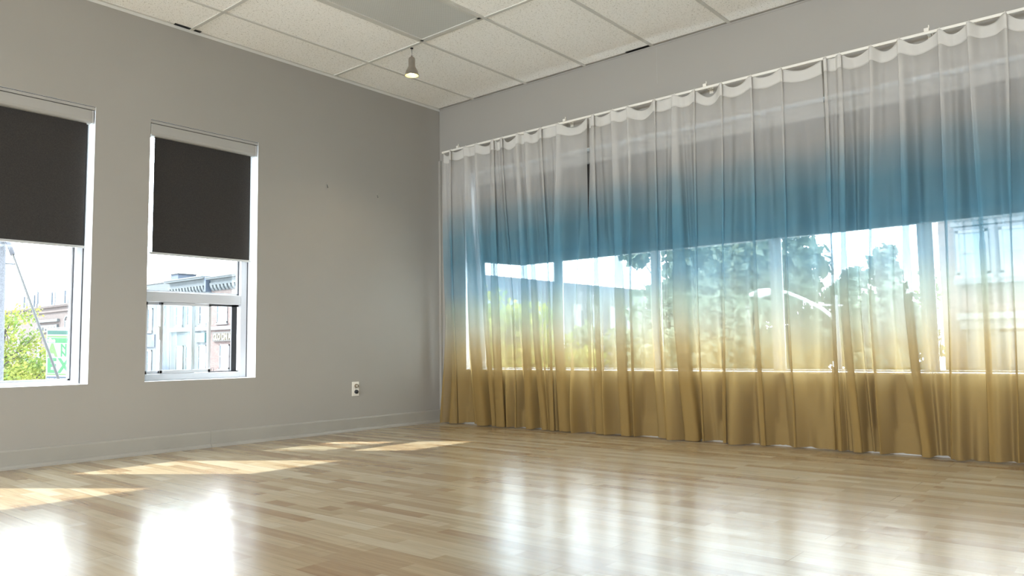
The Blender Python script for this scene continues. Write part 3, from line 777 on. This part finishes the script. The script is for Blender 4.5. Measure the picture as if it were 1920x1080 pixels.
# antennas on the roof
GA = 'phone antennas on the brick block roof'
def antenna(label, x, y, zt, arms, panels):
    t = thing('roof_antenna', label, 'antenna', (x, y, 5.15), GA)
    MB().tube([(x, y, 5.1), (x, y, zt)], .06, 8).build('mast', M['mastgrey'], t)
    for k in range(arms):
        z_ = 5.9 + k*(zt-6.3)/max(arms, 1)
        MB().tube([(x, y+.5, z_), (x, y-.5, z_)], .04, 6).build('arm', M['mastgrey'], t)
    for k in range(panels):
        yy = y + (.5, -.5, .2)[k]
        MB().box(x-.22, x-.05, yy-.11, yy+.11, 6.1+.3*k, 7.5+.25*k).build('antenna_panel', M['mastgrey'], t, bevel=.02)
antenna('double-panel roof antenna at the left, above the tree top', 26.5, 91.0, 8.9, 3, 2)
antenna('short roof antenna behind the utility pole', 26.5, 94.2, 7.6, 1, 1)
antenna('slanting dish antenna behind the guy wire', 26.5, 85.8, 8.3, 1, 1)
antenna('slender roof mast between the guy wire and the tallest one', 26.5, 82.2, 7.6, 1, 1)
antenna('tallest ladder-like roof antenna near the parapet corner', 26.5, 80.2, 9.6, 4, 3)
antenna('short forked roof antenna at the right, above the arched window', 26.5, 76.2, 7.9, 2, 2)
# grey block behind the trees, seen through the curtains
t = building('grey_block', 'long slate-grey block behind the trees at the corner end of the curtained window', 31, 75, 30.4, 39.9, 5.75, 'greyroof')
for k in range(9): 
    xx = 34 + k*2.6
    o = MB().box(xx, xx+1.1, 30.30, 30.42, 2.2, 4.2).build('window', M['trimwhite'], t)
    MB().box(xx+.1, xx+1.0, 30.27, 30.30, 2.3, 4.1).build('pane', M['glasspale'], o)
# pink stone house on the right
t = building('pink_house', 'pink stone house with white bay windows, at the right picture edge', 24, 34, -7.5, .53, 4.9, 'pinkbrick')
MB().box(23.94, 24.0, .02, .53, GROUND, 4.6).build('corner_pier', M['pinkbrick'], t)
c_ = MB()
for k in range(11): c_.box(23.925, 23.94, .02, .53, 4.35-.50*k, 4.375-.50*k)
c_.build('joint_line', M['redbrick'], t)
cornice(t, -7.5, .12, 4.50, 4.86, .55, M['trimwhite'])
bal = MB()
for k in range(70): bal.box(23.48, 23.53, .05-k*.105-.03, .05-k*.105+.015, 4.88, 5.22)
bal.box(23.44, 23.57, -7.4, .1, 5.20, 5.26).build('roof_railing', M['trimwhite'], t)
bay = MB().box(23.62, 24.0, -6.0, .02, 2.72, 4.42).box(23.50, 24.0, -6.1, .08, 2.56, 2.74).build('bay_window', M['palewall'], t, label='white bay with sash windows')
for yc in (-.50, -1.72, -3.0, -4.3): sash_window(bay, yc, .92, 2.86, 4.32, 'glasspale', X=23.62)
MB().box(23.55, 24.0, -7.4, .05, 1.42, 1.62).box(23.7, 24.0, -7.4, .0, 1.1, 1.42).build('shop_cornice', M['trimwhite'], t)
for yc, w_ in ((-.44, .62),): sash_window(t, yc, w_, -1.0, 1.16, 'glassdark', X=23.95)
MB().box(23.9, 24.0, -1.08, -.78, -4, 1.2).box(23.9, 24.0, -2.6, -2.35, -4, 1.2).build('white_pilaster', M['trimwhite'], t)
MB().box(23.93, 23.99, -2.35, -1.08, -1.2, 1.0).build('shop_glass', M['glassdark'], t)
MB().box(23.88, 23.92, -2.10, -1.15, .10, .42).build('window_notice', M['trimwhite'], t)

# ------------------------------------------------------------------ utility pole, guy wire, banner, street lamp
t = thing('utility_pole', 'speckled concrete utility pole cut by the left picture edge', 'pole', (-1.04, 8.80, GROUND))
MB().tube([(-1.00, 8.82, GROUND), (-1.03, 8.80, 0), (-1.07, 8.77, 4.2), (-1.09, 8.75, 6.5)], [.175, .155, .120, .10], 18).build('shaft', M['concrete'], t)
MB().tube([(-1.03, 8.80, .585), (-1.03, 8.80, .600)], .150, 18).build('steel_band', M['lampwhite'], t)
MB().tube([(-1.00, 8.78, 2.10), (-.78, 8.70, 2.09)], .012, 8).build('bracket_arm', M['mastgrey'], t)
t = thing('guy_wire', 'dark sloping guy wire crossing the view through the left window', 'wire', (-.72, 8.0, .24))
A, B_ = Vector((-.94, 8.60, 2.41)), Vector((-.50, 7.57, .24)); D = (B_-A)
MB().tube([A - D*.9, B_ + D*1.8], .019, 8).build('cable', M['wire'], t)
MB().tube([A - D*.1, A + D*.09], .034, 8).build('sleeve', M['gasket'], t)

t = thing('street_banner', 'green and white street banner reading the ANNEX, below the tree', 'banner', (4.65, 22.4, -.25))
TL, TR, BL = Vector((4.40, 22.62, 1.52)), Vector((4.90, 22.03, 1.52)), Vector((4.46, 22.74, -.24))
ax = (TR-TL); W_ = ax.length; ax.normalize(); up = (TL-BL); HH = up.length; up.normalize()
ax = (ax - up*ax.dot(up)).normalized(); nr = ax.cross(up).normalized()
def bpt(u, v, o=0): return BL + ax*(u*W_) + up*(v*HH) + nr*o
def slab(mb, u0, u1, v0, v1, o0, o1):
    return mb.add([bpt(u0,v0,o0), bpt(u1,v0,o0), bpt(u1,v1,o0), bpt(u0,v1,o0), bpt(u0,v0,o1), bpt(u1,v0,o1), bpt(u1,v1,o1), bpt(u0,v1,o1)],
        [(0,3,2,1), (4,5,6,7), (0,1,5,4), (1,2,6,5), (2,3,7,6), (3,0,4,7)])
bn = slab(MB(), 0, 1, 0, 1, 0, .012).build('banner_cloth', M['bwhite'], t)
for nm, mt, rs in (('banner_band', 'bteal', [(.04,.97,.90,.97)]), ('banner_band', 'blight', [(.04,.97,.845,.875), (.04,.97,.155,.18)]), ('banner_band', 'bgreen', [(.04,.97,.745,.835)]), ('banner_band', 'bnavy', [(.04,.97,.025,.125)])):
    mb = MB()
    for r_ in rs: slab(mb, *r_, .012, .018)
    mb.build(nm, M[mt], bn)
def btext(s, u, v, size, mat, xs, bold=.0): return text(s, size*HH, M[mat], bn, bpt(u, v, .020), ax, up, 'lettering', .002, bold, xs)
btext('the', .07, .758, .100, 'bwhite', 1.0, .014)
btext('A', .06, .50, .325, 'blight', .78, .026)
btext('N', .60, .620, .155, 'bgreen', .95, .012)
btext('N', .60, .500, .155, 'bgreen', .95, .012)
btext('E', .04, .205, .365, 'bgreen', .95, .022)
btext('X', .52, .205, .365, 'bgreen', .80, .022)
btext('BLOOR ANNEX BIA', .07, .055, .062, 'bwhite', .62, .004)
MB().tube([TR + ax*.10 + Vector((0,0,.5)), BL + ax*(W_+.10) + Vector((0,0,-3.8))], .045, 10).build('banner_pole', M['mastgrey'], t)
MB().tube([TL + up*.02 - ax*.05, TR + up*.02 + ax*.1], .016, 8).tube([BL - up*.02 - ax*.05, BL + ax*(W_+.1) - up*.02], .016, 8).build('banner_arm', M['lampwhite'], t)

t = thing('street_lamp', 'pale street lamp with a long curved arm among the trees', 'street lamp', (19.90, 2.68, GROUND))
MB().tube([(18.55, 4.22, 2.36), (18.84, 3.83, 2.31), (19.2, 3.42, 2.08), (19.56, 3.03, 1.80), (19.78, 2.80, 1.55), (19.86, 2.72, 1.30)], [.04, .05, .055, .06, .065, .07], 10).build('lamp_arm', M['lampwhite'], t)
MB().tube([(19.88, 2.70, 2.2), (19.88, 2.70, 1.3), (19.90, 2.68, .4), (19.90, 2.68, GROUND)], [.075, .085, .095, .12], 12).build('pole', M['concrete'], t)
MB().tube([(19.3, 3.30, 1.92), (19.95, 2.65, 1.88), (19.97, 2.5, 1.88)], .03, 8).build('brace', M['lampwhite'], t)
MB().tube([(18.62, 4.12, 2.36), (18.50, 4.25, 2.34), (18.30, 4.50, 2.28), (18.12, 4.72, 2.24)], [.05, .11, .15, .05], 12).build('lamp_head', M['lampwhite'], t)

# ------------------------------------------------------------------ trees
def tree(label, x, y, crowns, mat, seed, nleaf=4200, leaf=.17):
    rnd = random.Random(seed)
    t = thing('street_tree', label, 'tree', (x, y, GROUND), 'street trees')
    tk = MB(); top = max(c[2] for c in crowns)
    tk.tube([(x, y, GROUND), (x+.08, y-.05, -1.5), (x-.05, y+.05, min(0, top-1))], [.20, .16, .12], 10)
    for cx, cy, cz, r_, rz in crowns:
        tk.tube([(x-.03, y, min(-.9, cz-1.6)), ((x+cx)/2+rnd.uniform(-.2, .2), (y+cy)/2, (cz-1)/1.6), (cx, cy, cz+rz*.3)], [.10, .06, .02], 7)
        for _ in range(5):
            a = rnd.uniform(0, 6.28); tk.tube([(cx, cy, cz-rz*.3), (cx+math.cos(a)*r_*.45, cy+math.sin(a)*r_*.45, cz+rnd.uniform(-.2, .4)*rz), (cx+math.cos(a)*r_*.8, cy+math.sin(a)*r_*.8, cz+rnd.uniform(0, .5)*rz)], [.045, .025, .01], 6)
    tk.build('trunk', M['bark'], t)
    mb = MB(); tot = sum(c[3]**2*c[4] for c in crowns)
    for cx, cy, cz, r_, rz in crowns:
        k_ = int(nleaf*r_*r_*rz/tot)
        clumps = []
        for _ in range(26):
            a = rnd.uniform(0, 6.28); cc = rnd.uniform(-1, 1); rr = rnd.uniform(.55, 1)
            s_ = math.sqrt(1-cc*cc); clumps.append((cx+math.cos(a)*s_*rr*r_, cy+math.sin(a)*s_*rr*r_, cz+cc*rr*rz, rnd.uniform(.22, .42)*r_))
        for i in range(k_):
            q = rnd.choice(clumps)
            c = Vector((rnd.gauss(0, 1), rnd.gauss(0, 1), rnd.gauss(0, 1))).normalized()*q[3]*rnd.uniform(.4, 1)
            c += Vector(q[:3])
            nrm = Vector((rnd.gauss(0, 1), rnd.gauss(0, 1), rnd.gauss(0, 1)+.6)).normalized()
            u = nrm.orthogonal().normalized(); w_ = nrm.cross(u); s_ = leaf*rnd.uniform(.6, 1.25)
            mb.add([c-u*s_*.5, c+w_*s_*.3, c+u*s_*.5, c-w_*s_*.3], [(0,1,2,3)])
    mb.build('foliage', M[mat], t)
    return t
def far(q, k): return (-4.98 + (q[0]+4.98)*k, -5.06 + (q[1]+5.06)*k, .64 + (q[2]-.64)*k, q[3]*k, q[4]*k)
tree('bright yellow-green tree between the utility pole and the banner', 5.1, 29.5,
     [far(q, 1.38) for q in ((2.4, 20.2, .95, 1.1, 1.3), (2.9, 20.9, -.2, 1.6, 1.5), (1.9, 19.6, .3, 1.0, 1.2), (3.5, 19.9, -.1, 1.3, 1.2), (2.7, 20.4, -1.3, 1.9, 1.2))], 'leafy', 5, 17000, .15)
tree('lime-green tree nearest the room corner behind the curtains', 10.4, 9.2,
     [(10.4, 9.2, .6, 2.0, 1.7), (11.2, 7.9, .2, 1.6, 1.6), (9.6, 10.6, .2, 1.6, 1.5), (10.4, 9.2, -1.2, 2.2, 1.2)], 'leafy', 6, 12000, .24)
tree('low pale green tree in front of the slate-grey block', 15.2, 8.4,
     [(15.0, 8.7, -.6, 2.0, 1.8), (16.0, 7.1, -.3, 1.6, 1.6), (15.2, 8.2, -1.6, 2.3, 1.2)], 'leafg', 8, 10000, .28)
tree('tall soft green tree behind the second and third window bays', 20.6, 6.4,
     [(20.4, 8.0, 3.2, 2.4, 2.4), (21.0, 6.0, 1.3, 2.6, 2.4), (20.2, 8.6, .4, 2.2, 2.2), (21.0, 5.7, 3.8, 2.3, 2.0), (20.6, 6.9, -.8, 3.0, 1.9), (20.9, 6.8, 2.6, 2.4, 2.2)], 'leafd', 9, 24000, .42)
tree('rounded dark green tree behind the third curtain, left of the pink house', 22.2, 2.35,
     [(22.0, 2.2, 2.1, 1.25, 1.6), (22.0, 2.1, .5, 1.35, 1.9), (22.0, 2.2, -1.0, 1.35, 1.6), (22.0, 1.8, 1.2, 1.1, 1.6)], 'leafd', 10, 14000, .38)
tree('slim light green tree squeezed against the corner of the pink house', 22.9, .62,
     [(22.9, .75, 2.3, .40, 1.0), (22.9, .70, .6, .45, 1.4), (22.9, .7, -1.2, .45, 1.2)], 'leafy', 12, 3000, .14)
